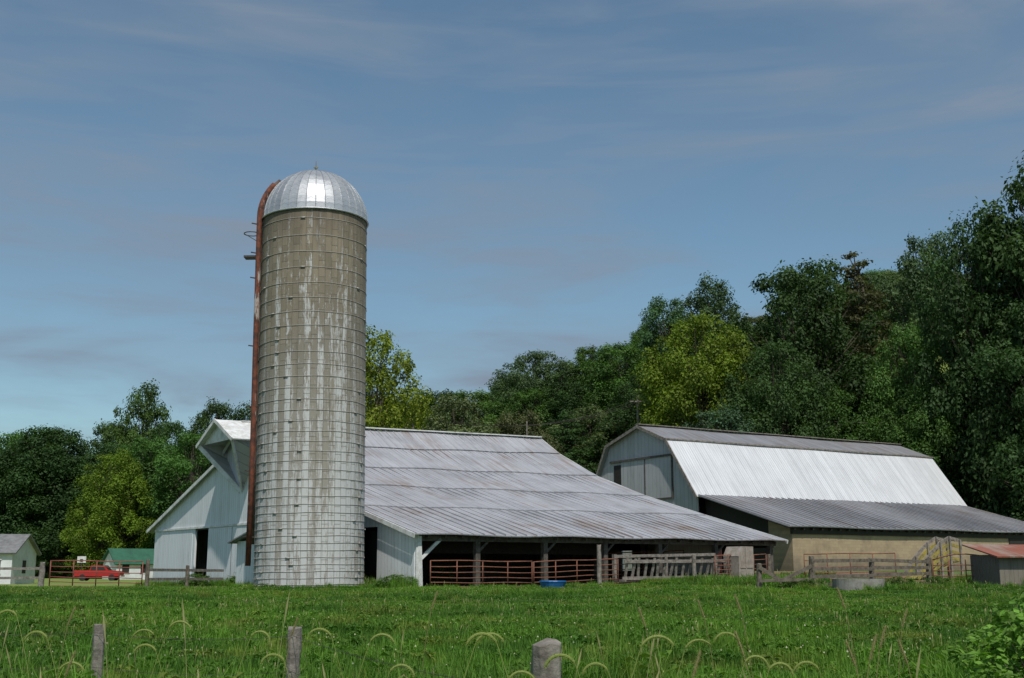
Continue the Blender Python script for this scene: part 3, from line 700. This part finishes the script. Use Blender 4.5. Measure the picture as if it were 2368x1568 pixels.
mb=MB(); prof_t=[(-2.75,.55),(2.6,.55),(2.75,.75),(2.7,1.15),(1.35,1.25),(0.75,1.85),(-0.75,1.88),(-0.95,1.3),(-2.75,1.3)]
for sgn in (-0.95,0.95): mb.poly([(a,sgn,b) for a,b in (prof_t if sgn<0 else prof_t[::-1])])
for k in range(len(prof_t)):
    a=prof_t[k];b=prof_t[(k+1)%len(prof_t)]; mb.quad((a[0],-.95,a[1]),(a[0],.95,a[1]),(b[0],.95,b[1]),(b[0],-.95,b[1]))
mb.build('body',RED,tr,bevel=0.04)
mb=MB()
for sg in (-0.97,0.97): mb.poly([(1.05,sg,1.3),(0.65,sg,1.75),(0.0,sg,1.77),(0.0,sg,1.3)]); mb.poly([(-0.08,sg,1.3),(-0.08,sg,1.77),(-0.7,sg,1.77),(-0.8,sg,1.3)])
mb.quad((1.3,-.8,1.33),(1.3,.8,1.33),(0.8,.8,1.87),(0.8,-.8,1.87)); mb.build('windows',GLASS,tr)
mb=MB()
for wx in (-1.75,1.75):
    for sg in (-0.98,0.78): mb.tube([(wx,sg,.4),(wx,sg+.2,.4)],.4,16)
mb.build('wheels',BLK,tr); mb=MB(); mb.box((2.72,-.9,.5),(2.85,.9,.68)); mb.box((-2.87,-.9,.5),(-2.76,.9,.66)); mb.build('bumpers',HOOP,tr)
bx_,by_=-54.3,150; bh=empty('basketball_hoop',(bx_,by_,gz(bx_,by_)))
mb=MB(); mb.tube([(0,0,-.3),(0,0,2.4)],.06,8,1); mb.box((-.55,-.08,2.2),(.55,-.04,3.0),0); mb.box((-.2,-.1,2.35),(.2,-.085,2.65),1)
mb.tube([(.22*math.cos(k*math.pi/5),-.32+.22*math.sin(k*math.pi/5),2.35) for k in range(10)],.015,4,1,closed=True); mb.build('board_and_pole',[TRIM,STEELDK],bh)

# ---------------------------------------------------------------- gates and fences
def gate(name,p,q,h=1.2,mat=RUST,bars=6,arch=0.0):
    p=Vector((p[0],p[1],gz(*p)+0.12)); q=Vector((q[0],q[1],gz(*q)+0.12))
    e=empty(name,p); d=q-p; mb=MB()
    for k in range(bars):
        z=h*(k/(bars-1))**1.15
        pts=[d*f+Vector((0,0,z+(arch*math.sin(math.pi*f) if k==bars-1 else 0)+0.015*math.sin(f*9+k))) for f in np.linspace(0,1,9)]
        mb.tube(pts,0.024 if k<bars-1 else 0.03,6)
    for f in (0,0.25,0.5,0.75,1):
        mb.tube([d*f,d*f+Vector((0,0,h))],0.028,6)
    mb.build('tubes',mat,e,smooth=True)
def post(name,x,y,h,wd,mat=OLDW,lean=(0,0)):
    e=MB()
    pts=[(lean[0]*f,lean[1]*f,-0.4+(h+.4)*f) for f in np.linspace(0,1,9)]
    e.tube(pts,[wd*(.54-.07*f) for f in np.linspace(0,1,9)],9)
    o=e.build(name,mat,loc=(x,y,gz(x,y)),bevel=0.008)
    rr=random.Random(int(x*100))
    for v in o.data.vertices: v.co.x+=rr.uniform(-.06,.06)*wd; v.co.y+=rr.uniform(-.06,.06)*wd; v.co.z+=rr.uniform(-.16,.1)*wd
    return o
gate('farm_gate',(-22.5,58),(-18.1,58.3),1.22,GATER,6)
post('fence_post',-22.9,58,1.25,.28); post('fence_post',-17.85,58.3,1.45,.2,POSTW); post('fence_post',-16.9,62,1.2,.2,POSTW)
mb=MB()
for z in (0.5,0.95): mb.beam((-36,60,gz(-36,60)+z),(-23,58,gz(-23,58)+z),0.05,0.12); mb.beam((-17.8,58.4,gz(-18,58)+z),(-16,66,gz(-16,66)+z),.05,.14)
for k in range(5): x=-26-k*2.6; mb.beam((x,58.4+k*.4,gz(x,58.5)-.2),(x,58.4+k*.4,gz(x,58.5)+1.1),.12,.12,0,(0,1,0))
mb.build('board_fence',OLDW)
def shed_pt(s,t): return (-4.126+.81*s-.5865*t, 52+.5865*s+.81*t)
gate('farm_gate',shed_pt(0.1,-.9),shed_pt(5.5,-1.0),1.12,RUST,6)
gate('farm_gate',shed_pt(5.6,-1.0),shed_pt(10.6,-1.1),1.12,RUST,6)
gate('farm_gate',shed_pt(16.8,-1.5),shed_pt(20.5,-1.6),1.12,RUST,6)
gate('farm_gate',shed_pt(12.5,2.5),shed_pt(18.5,2.5),1.3,RUST,6)
for s,h in ((9.0,1.95),(15.2,1.3),(20.7,1.25)): x,y=shed_pt(s,-1.6); post('fence_post',x,y,h,.22,OLDW if s<16 else POSTW)
a=shed_pt(10.9,-1.0); fe=empty('wooden_hay_feeder',(a[0],a[1],gz(*a)),TH1)
mb=MB()
for k in range(16):
    x=0.2+k*.42; mb.beam((x,0,.15),(x+.12*math.sin(k*2.1),-.25,1.25+.05*math.sin(k*3.3)),.15,.04,0,(0,1,0))
for z,y in ((.3,-.02),(1.1,-.2)): mb.beam((0,y-.06,z),(6.9,y-.06,z+.06),.05,.16)
mb.beam((0,.5,1.35),(6.9,.5,1.5),.14,.14)
for x in (0,3.4,6.9): mb.beam((x,.5,-.2),(x,.5,1.45),.16,.16,0,(0,1,0)); mb.beam((x,.5,.2),(x,-.3,.2),.1,.1)
mb.build('slats',OLDW,fe)
e=empty('wooden_feed_bin',(11.6,60.8,gz(11.6,60.8)),TH1)
PALE=m_simple('pale_plywood',(0.33,0.29,0.25),(0.2,0.17,0.14),3,.8)
mb=MB(); mb.poly([(0,0,.1),(1.1,0,.1),(1.1,0,1.7),(.3,0,1.7),(0,0,1.2)]); mb.box((0.01,0.02,.12),(1.08,1.08,1.18)); mb.quad((0,0,1.2),(0,1.1,1.2),(.3,1.1,1.7),(.3,0,1.7)); mb.quad((.3,0,1.7),(.3,1.1,1.7),(1.1,1.1,1.7),(1.1,0,1.7)); mb.quad((1.1,0,.1),(1.1,1.1,.1),(1.1,1.1,1.7),(1.1,0,1.7))
mb.box((.1,-.03,.6),(1.0,-.005,.66)); mb.box((.5,-.03,.15),(.56,-.005,1.65)); mb.build('bin',PALE,e)
e=empty('small_red_door_shed',(11.5,69.0,gz(11.5,69)),TH1)
mb=MB(); mb.box((-3.6,0,0),(1.2,2,1.9),0); mb.box((0.2,-.06,0),(.9,-.01,1.7),1); mb.build('walls',[m_boards('pale_sheet',0,.3,(.5,.51,.53),(.33,.33,.33)),RED],e)
mb=MB(); mb.quad((-3.8,-.4,1.85),(1.4,-.4,1.85),(1.4,2.2,2.5),(-3.8,2.2,2.5)); mb.build('roof',REDROOF,e,solid=.05)
x,y=1.75,51.2; e=empty('blue_feed_tub',(x,y,gz(x,y)))
mb=MB(); mb.tube([(0,0,0),(0,0,.28),(0,0,.34)],[.45,.55,.58],20); mb.tube([(.55*math.cos(k*math.pi/10),.55*math.sin(k*math.pi/10),.36) for k in range(20)],.035,6,0,closed=True); mb.build('tub',BLUE,e)
fx=[(10.4,50.2,1.1),(12.6,50.1,1.4),(16.0,53.0,1.35),(19.4,55.5,1.3)]
for x,y,h in fx: post('fence_post',x,y,h,.24,POSTW,(.03,0))
mb=MB()
for (xa,ya,_),(xb,yb,_) in zip(fx[1:],fx[2:]):
    for k,z in enumerate((.25,.6,.92,1.22)):
        mb.beam((xa,ya-.14,gz(xa,ya)+z+random.uniform(-.04,.04)),(xb,yb-.14,gz(xb,yb)+z+random.uniform(-.06,.04)),.04,.15)
mb.beam((10.4,50.05,gz(10.4,50)+.95),(11.4,50.05,gz(11,50)+.35),.05,.15); mb.beam((11.2,50.0,gz(11,50)+.35),(12.6,50,gz(12.6,50)+1.0),.05,.15); mb.beam((10.4,49.98,gz(10.4,50)+.4),(12.6,49.98,gz(12.6,50)+.45),.05,.12)
mb.build('board_fence',POSTW)
gate('farm_gate',(19.6,55.4),(22.2,54.2),1.15,RUST,6,0.25)
gate('farm_gate',(15.0,61.0),(20.0,62.0),1.2,RUST,5)
post('fence_post',22.4,54.1,1.3,.2,POSTW); post('fence_post',19.5,55.6,1.35,.25,POSTW)
e=empty('yellow_cattle_loading_chute',(22.2,61.5,gz(22.2,61.5)),math.radians(20))
mb=MB()
for yy in (0,1.0):
    P=[(-1.5,.35),(-.8,1.15),(0,1.85),(.6,2.15),(1.25,2.0)]
    for dz in (0,-.34,-.68,-1.02):
        for a,b in zip(P,P[1:]):
            if a[1]+dz>0: mb.beam((a[0],yy,a[1]+dz),(b[0],yy,b[1]+dz),.06,.15,0 if dz<0 else 1)
    for px,pz in ((-.8,1.15),(0,1.9),(.6,2.2),(1.25,2.05)): mb.beam((px,yy-.06,-.1),(px,yy-.06,pz),.1,.1,1,(0,1,0))
mb.quad((-1.5,0,.05),(1.25,0,.95),(1.25,1,.95),(-1.5,1,.05)); mb.build('ramp_sides',[YEL,OLDW],e)
e=empty('round_concrete_trough',(14.4,49.6,gz(14.4,49.6)))
mb=MB(); R0,R1=1.05,.93; K=40
for k in range(K):
    a=2*math.pi*k/K;b=2*math.pi*(k+1)/K
    ca,sa,cb,sb=math.cos(a),math.sin(a),math.cos(b),math.sin(b)
    mb.quad((R0*ca,R0*sa,-.2),(R0*cb,R0*sb,-.2),(R0*cb,R0*sb,.48),(R0*ca,R0*sa,.48)); mb.quad((R0*ca,R0*sa,.48),(R0*cb,R0*sb,.48),(R1*cb,R1*sb,.48),(R1*ca,R1*sa,.48)); mb.quad((R1*ca,R1*sa,.48),(R1*cb,R1*sb,.48),(R1*cb,R1*sb,.1),(R1*ca,R1*sa,.1))
mb.build('trough',CONC,e)
e=empty('rusty_roof_shed',(21.5,52.5,gz(21.5,52.5)),math.radians(8))
mb=MB(); mb.box((0,0,-.2),(3.6,2.4,1.5)); mb.build('walls',m_boards('shed_boards',0,.22,(.20,.175,.155),(.11,.095,.08)),e)
mb=MB(); mb.quad((-.25,-.35,1.42),(3.8,-.35,1.42),(3.8,2.6,2.0),(-.25,2.6,2.0)); mb.build('roof',REDROOF,e,solid=.06)
for x,y,top,nm in ((12.5,115,18.8,1),(-8.0,93.5,14.3,2),(1.2,94,13.6,3)):
    r=.13 if nm==1 else (.15 if nm==2 else .05)
    g=gz(x,y); mb=MB(); mb.tube([(0,0,-.5),(0,0,top-g)],[r*1.2,r],8)
    if nm==1: mb.beam((-.8,0,top-g-.6),(.8,0,top-g-.6),.1,.12)
    mb.build('utility_pole',OLDW,loc=(x,y,g))
mb=MB()
def wire(a,b,sag,r=.012):
    a=Vector(a);b=Vector(b); mb.tube([a.lerp(b,f)-Vector((0,0,sag*4*f*(1-f))) for f in np.linspace(0,1,20)],r,4)
for dx in (-.7,0,.7): wire((12.5+dx,115,18.2),(-8,93.5,13.9),1.5,.014); wire((12.5+dx,115,18.2),(60,100,16),2.0,.014)
mb.build('power_lines',STEELDK)

# ---------------------------------------------------------------- foreground fence
post('fence_post',-4.12,12,.97,.135,OLDW); post('fence_post',-2.1,11.6,.96,.145,OLDW); post('fence_post',.2,7.1,1.17,.19,OLDW)
fp=[(-9,12.6),(-4.12,12),(-2.1,11.6),(.2,7.1),(5,6.4)]
mb=MB()
for zz in (0.55,0.88):
    for (xa,ya),(xb,yb) in zip(fp,fp[1:]):
        a=Vector((xa,ya-.08,gz(xa,ya)+zz));b=Vector((xb,yb-.08,gz(xb,yb)+zz)); n=int((b-a).length/.12)
        mb.tube([a.lerp(b,f)-Vector((0,0,.05*4*f*(1-f))) for f in np.linspace(0,1,14)],.0022,4)
        for k in range(1,n):
            p=a.lerp(b,k/n)-Vector((0,0,.05*4*(k/n)*(1-k/n))); mb.beam(p-Vector((.0,0,.014)),p+Vector((.004,0,.014)),.003,.003)
mb.build('barbed_wire',STEELDK)

# ---------------------------------------------------------------- grass
def blades(n,sx,sy,h0,h1,wd,seed,lean=0.35):
    r=np.random.default_rng(seed)
    px=r.uniform(-sx/2,sx/2,n);py=r.uniform(-sy/2,sy/2,n)
    k=n//35; cxs=r.uniform(-sx/2,sx/2,k);cys=r.uniform(-sy/2,sy/2,k); ci=r.integers(0,k,n); m=r.random(n)<0.6
    px=np.where(m,cxs[ci]+r.normal(size=n)*.09,px); py=np.where(m,cys[ci]+r.normal(size=n)*.09,py)
    chh=r.uniform(.75,1.5,k); hs=np.where(m,chh[ci],.8); ct=r.normal(0,.2,k); tt=np.where(m,ct[ci],0)
    h=r.uniform(h0,h1,n)*hs; a=r.uniform(0,6.283,n); ln=r.uniform(.1,1,n)*lean*h; w=wd*r.uniform(.6,1.3,n)
    fa=a+r.uniform(-.5,.5,n)+math.pi/2
    dx,dy=np.cos(a),np.sin(a); wx,wy=np.cos(fa)*w/2,np.sin(fa)*w/2
    z=np.zeros(n)-.02
    v0=np.stack([px-wx,py-wy,z],1);v1=np.stack([px+wx,py+wy,z],1)
    v2=np.stack([px+dx*ln*.35+wx*.8,py+dy*ln*.35+wy*.8,h*.6],1);v3=np.stack([px+dx*ln*.35-wx*.8,py+dy*ln*.35-wy*.8,h*.6],1)
    v4=np.stack([px+dx*ln,py+dy*ln,h],1)
    V=np.stack([v0,v1,v2,v3,v4],1).reshape(-1,3); b=(np.arange(n)*5)[:,None]
    F=(b+np.array([[0,1,2,3]])).tolist()+(b+np.array([[3,2,4]])).tolist()
    t=np.clip(r.normal(.5,.18,n)+tt,0,1); return V,F,np.concatenate([t,t])
def grass_mesh(name,n,sx,h0,h1,wd,seed,flowers=0,lean=.35,seeds=0,weeds=120):
    V,F,t=blades(n,sx,sx,h0,h1,wd,seed,lean); V=V.tolist(); mi=[0]*len(F); t=t.tolist()
    r=random.Random(seed)
    for k in range(flowers):
        x,y,z=r.uniform(-sx/2,sx/2),r.uniform(-sx/2,sx/2),r.uniform(.6,1.0)*h1
        n0=len(V); s=r.uniform(.010,.017); V+=[(x-s,y,z),(x,y-s,z+s*.6),(x+s,y,z),(x,y+s,z+s*.6),(x,y,z+2*s)]
        F+=[(n0,n0+1,n0+4),(n0+1,n0+2,n0+4),(n0+2,n0+3,n0+4),(n0+3,n0,n0+4)]; mi+=[1]*4; t+=[.5]*4
    for k in range(seeds):
        x,y=r.uniform(-sx/2,sx/2),r.uniform(-sx/2,sx/2); h=h1*r.uniform(1.1,1.8); n0=len(V); lx=r.uniform(-.2,.2)*h; ly=r.uniform(-.2,.2)*h
        V+=[(x-.002,y,0),(x+.002,y,0),(x+lx*.7+.002,y+ly*.7,h*.75),(x+lx*.7-.002,y+ly*.7,h*.75),(x+lx*.85+.009,y+ly*.85,h*.88),(x+lx*.85-.009,y+ly*.85,h*.88),(x+lx,y+ly,h)]
        F+=[(n0,n0+1,n0+2,n0+3),(n0+3,n0+2,n0+4,n0+5),(n0+5,n0+4,n0+6)]; mi+=[2]*3; t+=[.5]*3
    for k in range(int(n/weeds)):
        x,y=r.uniform(-sx/2,sx/2),r.uniform(-sx/2,sx/2)
        for j in range(7):
            a=r.uniform(0,6.28); l=r.uniform(.08,.16); z=r.uniform(.3,1.0)*h1*.9; n0=len(V); dx,dy=math.cos(a),math.sin(a)
            V+=[(x,y,z),(x+dx*l*.5-dy*l*.3,y+dy*l*.5+dx*l*.3,z+.04),(x+dx*l,y+dy*l,z),(x+dx*l*.5+dy*l*.3,y+dy*l*.5-dx*l*.3,z+.04)]
            F.append((n0,n0+1,n0+2,n0+3)); mi.append(0); t.append(r.uniform(.1,.5))
    me=bpy.data.meshes.new(name); me.from_pydata(V,[],F); me.materials.append(GRASS); me.materials.append(CLOVER); me.materials.append(STALK)
    me.polygons.foreach_set('material_index',mi); at=me.attributes.new('tint','FLOAT','FACE'); at.data.foreach_set('value',np.array(t,np.float32)); me.update(); return me
STALK=m_simple('dry_stalk',(0.30,0.27,0.12),(0.20,0.21,0.08),3,0.8,0,0)
GP=[grass_mesh('grass_patch_%d'%k,6500,3.2,.08,.19,.017,90+k,12,seeds=14) for k in range(4)]
GT=[grass_mesh('tall_grass_patch_%d'%k,700,1.4,.35,.75,.02,190+k,3,lean=.5,seeds=5) for k in range(3)]
mg=empty('meadow_grass'); r=random.Random(5)
def inside_barn(x,y,m=0.3):
    dx,dy=x+4.126,y-52; s=dx*.81+dy*.5865; t=-dx*.5865+dy*.81
    return -m<s<S1+3 and -m<t<37
def inst(me,x,y,sc,zs=None,name='grass_patch',par=mg):
    o=bpy.data.objects.new(name,me); COL.objects.link(o); o.location=(x,y,gz(x,y)); o.rotation_euler=(0,0,r.choice([0,1,2,3])*math.pi/2+r.uniform(-.1,.1)); o.scale=(sc,sc,zs or sc); o.parent=par
y=10.0
while y<84:
    x=-.5*y-4
    while x<.5*y+4:
        if not inside_barn(x,y,1.0) and not (y>58 and x>-14): inst(r.choice(GP),x+r.uniform(-.3,.3),y+r.uniform(-.3,.3),1.0+(.15 if y>40 else 0),r.uniform(.75,1.25)*(1 if y<36 else .5))
        x+=2.9
    y+=2.9
for k in range(100):
    x=r.uniform(-26,27); y=r.uniform(45,50.5)+max(0,x-5)*.18
    if inside_barn(x,y,.3): continue
    inst(r.choice(GT),x,y,r.uniform(.8,1.3),r.uniform(.12,.26) if x<9 else r.uniform(.2,.45),'weed_patch')
for k in range(40):
    a=r.uniform(0,6.28); rr_=SR+r.uniform(.2,.7); x,y=SX+rr_*math.cos(a),SY+rr_*math.sin(a)
    if not inside_barn(x,y,0): inst(r.choice(GT),x,y,.6,r.uniform(.15,.4),'weed_patch')
for k in range(60):
    t=r.uniform(-1,34); s=-r.uniform(.3,1.2); x,y=shed_pt(s,t); inst(r.choice(GT),x,y,.8,r.uniform(.3,.8),'weed_patch')
for k in range(60):
    s=r.uniform(0,24); t=-r.uniform(1.2,2.6); x,y=shed_pt(s,t); inst(r.choice(GT),x,y,.8,r.uniform(.15,.4),'weed_patch')
for k in range(90):
    x=r.uniform(-28,24); y=r.uniform(20,44); inst(r.choice(GT),x,y,r.uniform(.5,1),r.uniform(.25,.42),'weed_patch')
for k in range(40):
    x=r.uniform(9,27); y=r.uniform(52,60); inst(r.choice(GT),x,y,1,r.uniform(.3,.7),'weed_patch')
NG=[grass_mesh('roadside_grass_%d'%k,500,1.2,.4,.74,.011,290+k,0,lean=.6,seeds=1,weeds=60) for k in range(3)]
rg=empty('roadside_grass')
for k in range(80):
    y=r.uniform(6.8,12.0); x=r.uniform(-.48*y,.48*y)
    if abs(x/y+.181)<.03 and y<11.6: continue
    inst(r.choice(NG),x,y,r.uniform(.8,1.2),r.uniform(.6,1.05),'tall_grass',rg)

def foxtail(x,y,h,dirx,bend,upright=False,col=(0.30,0.35,0.10)):
    g=gz(x,y); mb=MB(); pts=[];N_=14
    for k in range(N_+1):
        f=k/N_; pts.append(Vector((dirx*.18*h*f*f,0.05*f*math.sin(x*9),h*f)))
    if not upright:
        L_=.15; an0=math.radians(70); p=pts[-1].copy()
        head=[p.copy()]
        for k in range(1,13):
            an=an0-bend*(k/12); p=p+Vector((dirx*math.cos(an),0,math.sin(an)))*(L_/9); head.append(p.copy())
    else:
        head=[pts[-1]+Vector((dirx*.01*k,0,.015*k)) for k in range(11)]
    mb.tube(pts,[.0025]*len(pts),4)
    hr=.0085 if not upright else .006
    mb.tube(head,[.002]+[hr*(1-.5*abs(i/len(head)-.35)) for i in range(len(head)-2)]+[.002],7)
    rr=random.Random(int(x*1000)+int(y*77))
    for i in range(1,len(head)-1):
        for j in range(26):
            v=Vector((rr.gauss(0,1),rr.gauss(0,1),rr.gauss(0,1))).normalized(); d=(head[i+1]-head[i]).normalized(); v=(v+d*.7).normalized()
            p=head[i]+d*rr.uniform(-.008,.008); q=p+v*rr.uniform(.014,.024); sdv=v.cross(Vector((0,1,0)))
            if sdv.length<.01: continue
            sdv=sdv.normalized()*.0011; mb.poly([p-sdv,p+sdv,q])
    for k in range(2):
        b=pts[4+3*k]; dd=rr.choice([-1,1]); l=rr.uniform(.2,.35)
        c=b+Vector((dd*l*.45,rr.uniform(-.1,.1),l*.4)); e_=b+Vector((dd*l,rr.uniform(-.1,.1),l*.15)); sw=Vector((0,.002,.006)); mb.poly([b-sw,c-sw,e_,c+sw,b+sw])
    o=mb.build('foxtail_grass',[SEED],loc=(x,y,g)); o.color=col+(1,)
    at=o.data.attributes.new('tint','FLOAT','FACE'); at.data.foreach_set('value',np.full(len(mb.f),.5,np.float32)); return o
fg=empty('foxtail_grasses')
FX=[(-3.35,8.6,1.22,-1),(-2.95,8.2,1.1,-1),(-2.62,8.4,1.15,1),(-3.15,9.4,1.02,1),(-2.35,8.6,.98,-1),(-1.95,8.0,1.12,1),(-1.3,7.8,.98,-1),(-1.1,7.6,1.12,1),(-.9,7.2,.98,1),(-.42,7.0,1.16,1),(.14,6.2,1.22,-1),(.42,6.0,1.22,1),(.52,6.1,1.13,-1),(.75,7.2,.98,-1),(1.15,7.0,1.05,1),(1.32,7.1,1.0,1),(-3.0,7.6,.95,1),(-2.3,7.2,.9,1),(-.2,6.6,1.0,1),(2.1,7.6,.95,-1),(-1.1,8.6,1.08,-1),(.95,7.9,1.05,1),(1.75,8.3,1.08,-1)]
for x,y,h,d in FX: foxtail(x,y,h,d,math.radians(r.uniform(110,170))).parent=fg
for x,y,h in ((-.75,9.5,1.22),(1.65,9.6,1.15),(1.9,9.4,1.2),(2.5,8.6,1.28),(2.2,7.5,1.08),(1.45,7.0,1.08),(1.9,6.8,1.08),(2.05,6.9,1.04),(-1.75,9.0,1.05),(2.9,9.2,1.1),(-3.6,9.5,1.1),(2.45,7.2,1.02),(.9,6.6,1.0),(1.1,9.0,1.12),(-2.75,7.2,.95)):
    foxtail(x,y,h,r.choice([-1,1])*.5,0,True,(0.33,0.28,0.13)).parent=fg
bm=tree_mesh('bush_leaves',1.5,.62,80,60,.035,'round',77,0.05,(.08,.18))
for v,(x,y,s,zs) in enumerate(((3.5,7.9,1.0,.88),(3.8,8.3,1.1,.97),(3.12,7.6,.75,.64))):
    o=bpy.data.objects.new('leafy_bush',bm); COL.objects.link(o); o.location=(x,y,gz(x,y)); o.scale=(s,s,zs); o.rotation_euler=(0,0,v*2); o.color=(.14,.27,.04,1)
for x,y,s,zs in ((-13.2,60.5,1.6,.8),(-5.0,51.6,1.3,.5),(-17.5,66,1.3,.6),(12.4,49.7,.9,.4),(11.9,50.6,1.0,.4),(16.9,52.3,1.1,.45),(19,53.5,1,.45),(-10.6,50.9,.9,.25),(-3.6,60,1,.8)):
    o=bpy.data.objects.new('weed_shrub',bm); COL.objects.link(o); o.location=(x,y,gz(x,y)-.1); o.scale=(s,s,zs); o.color=(.09,.17,.03,1)
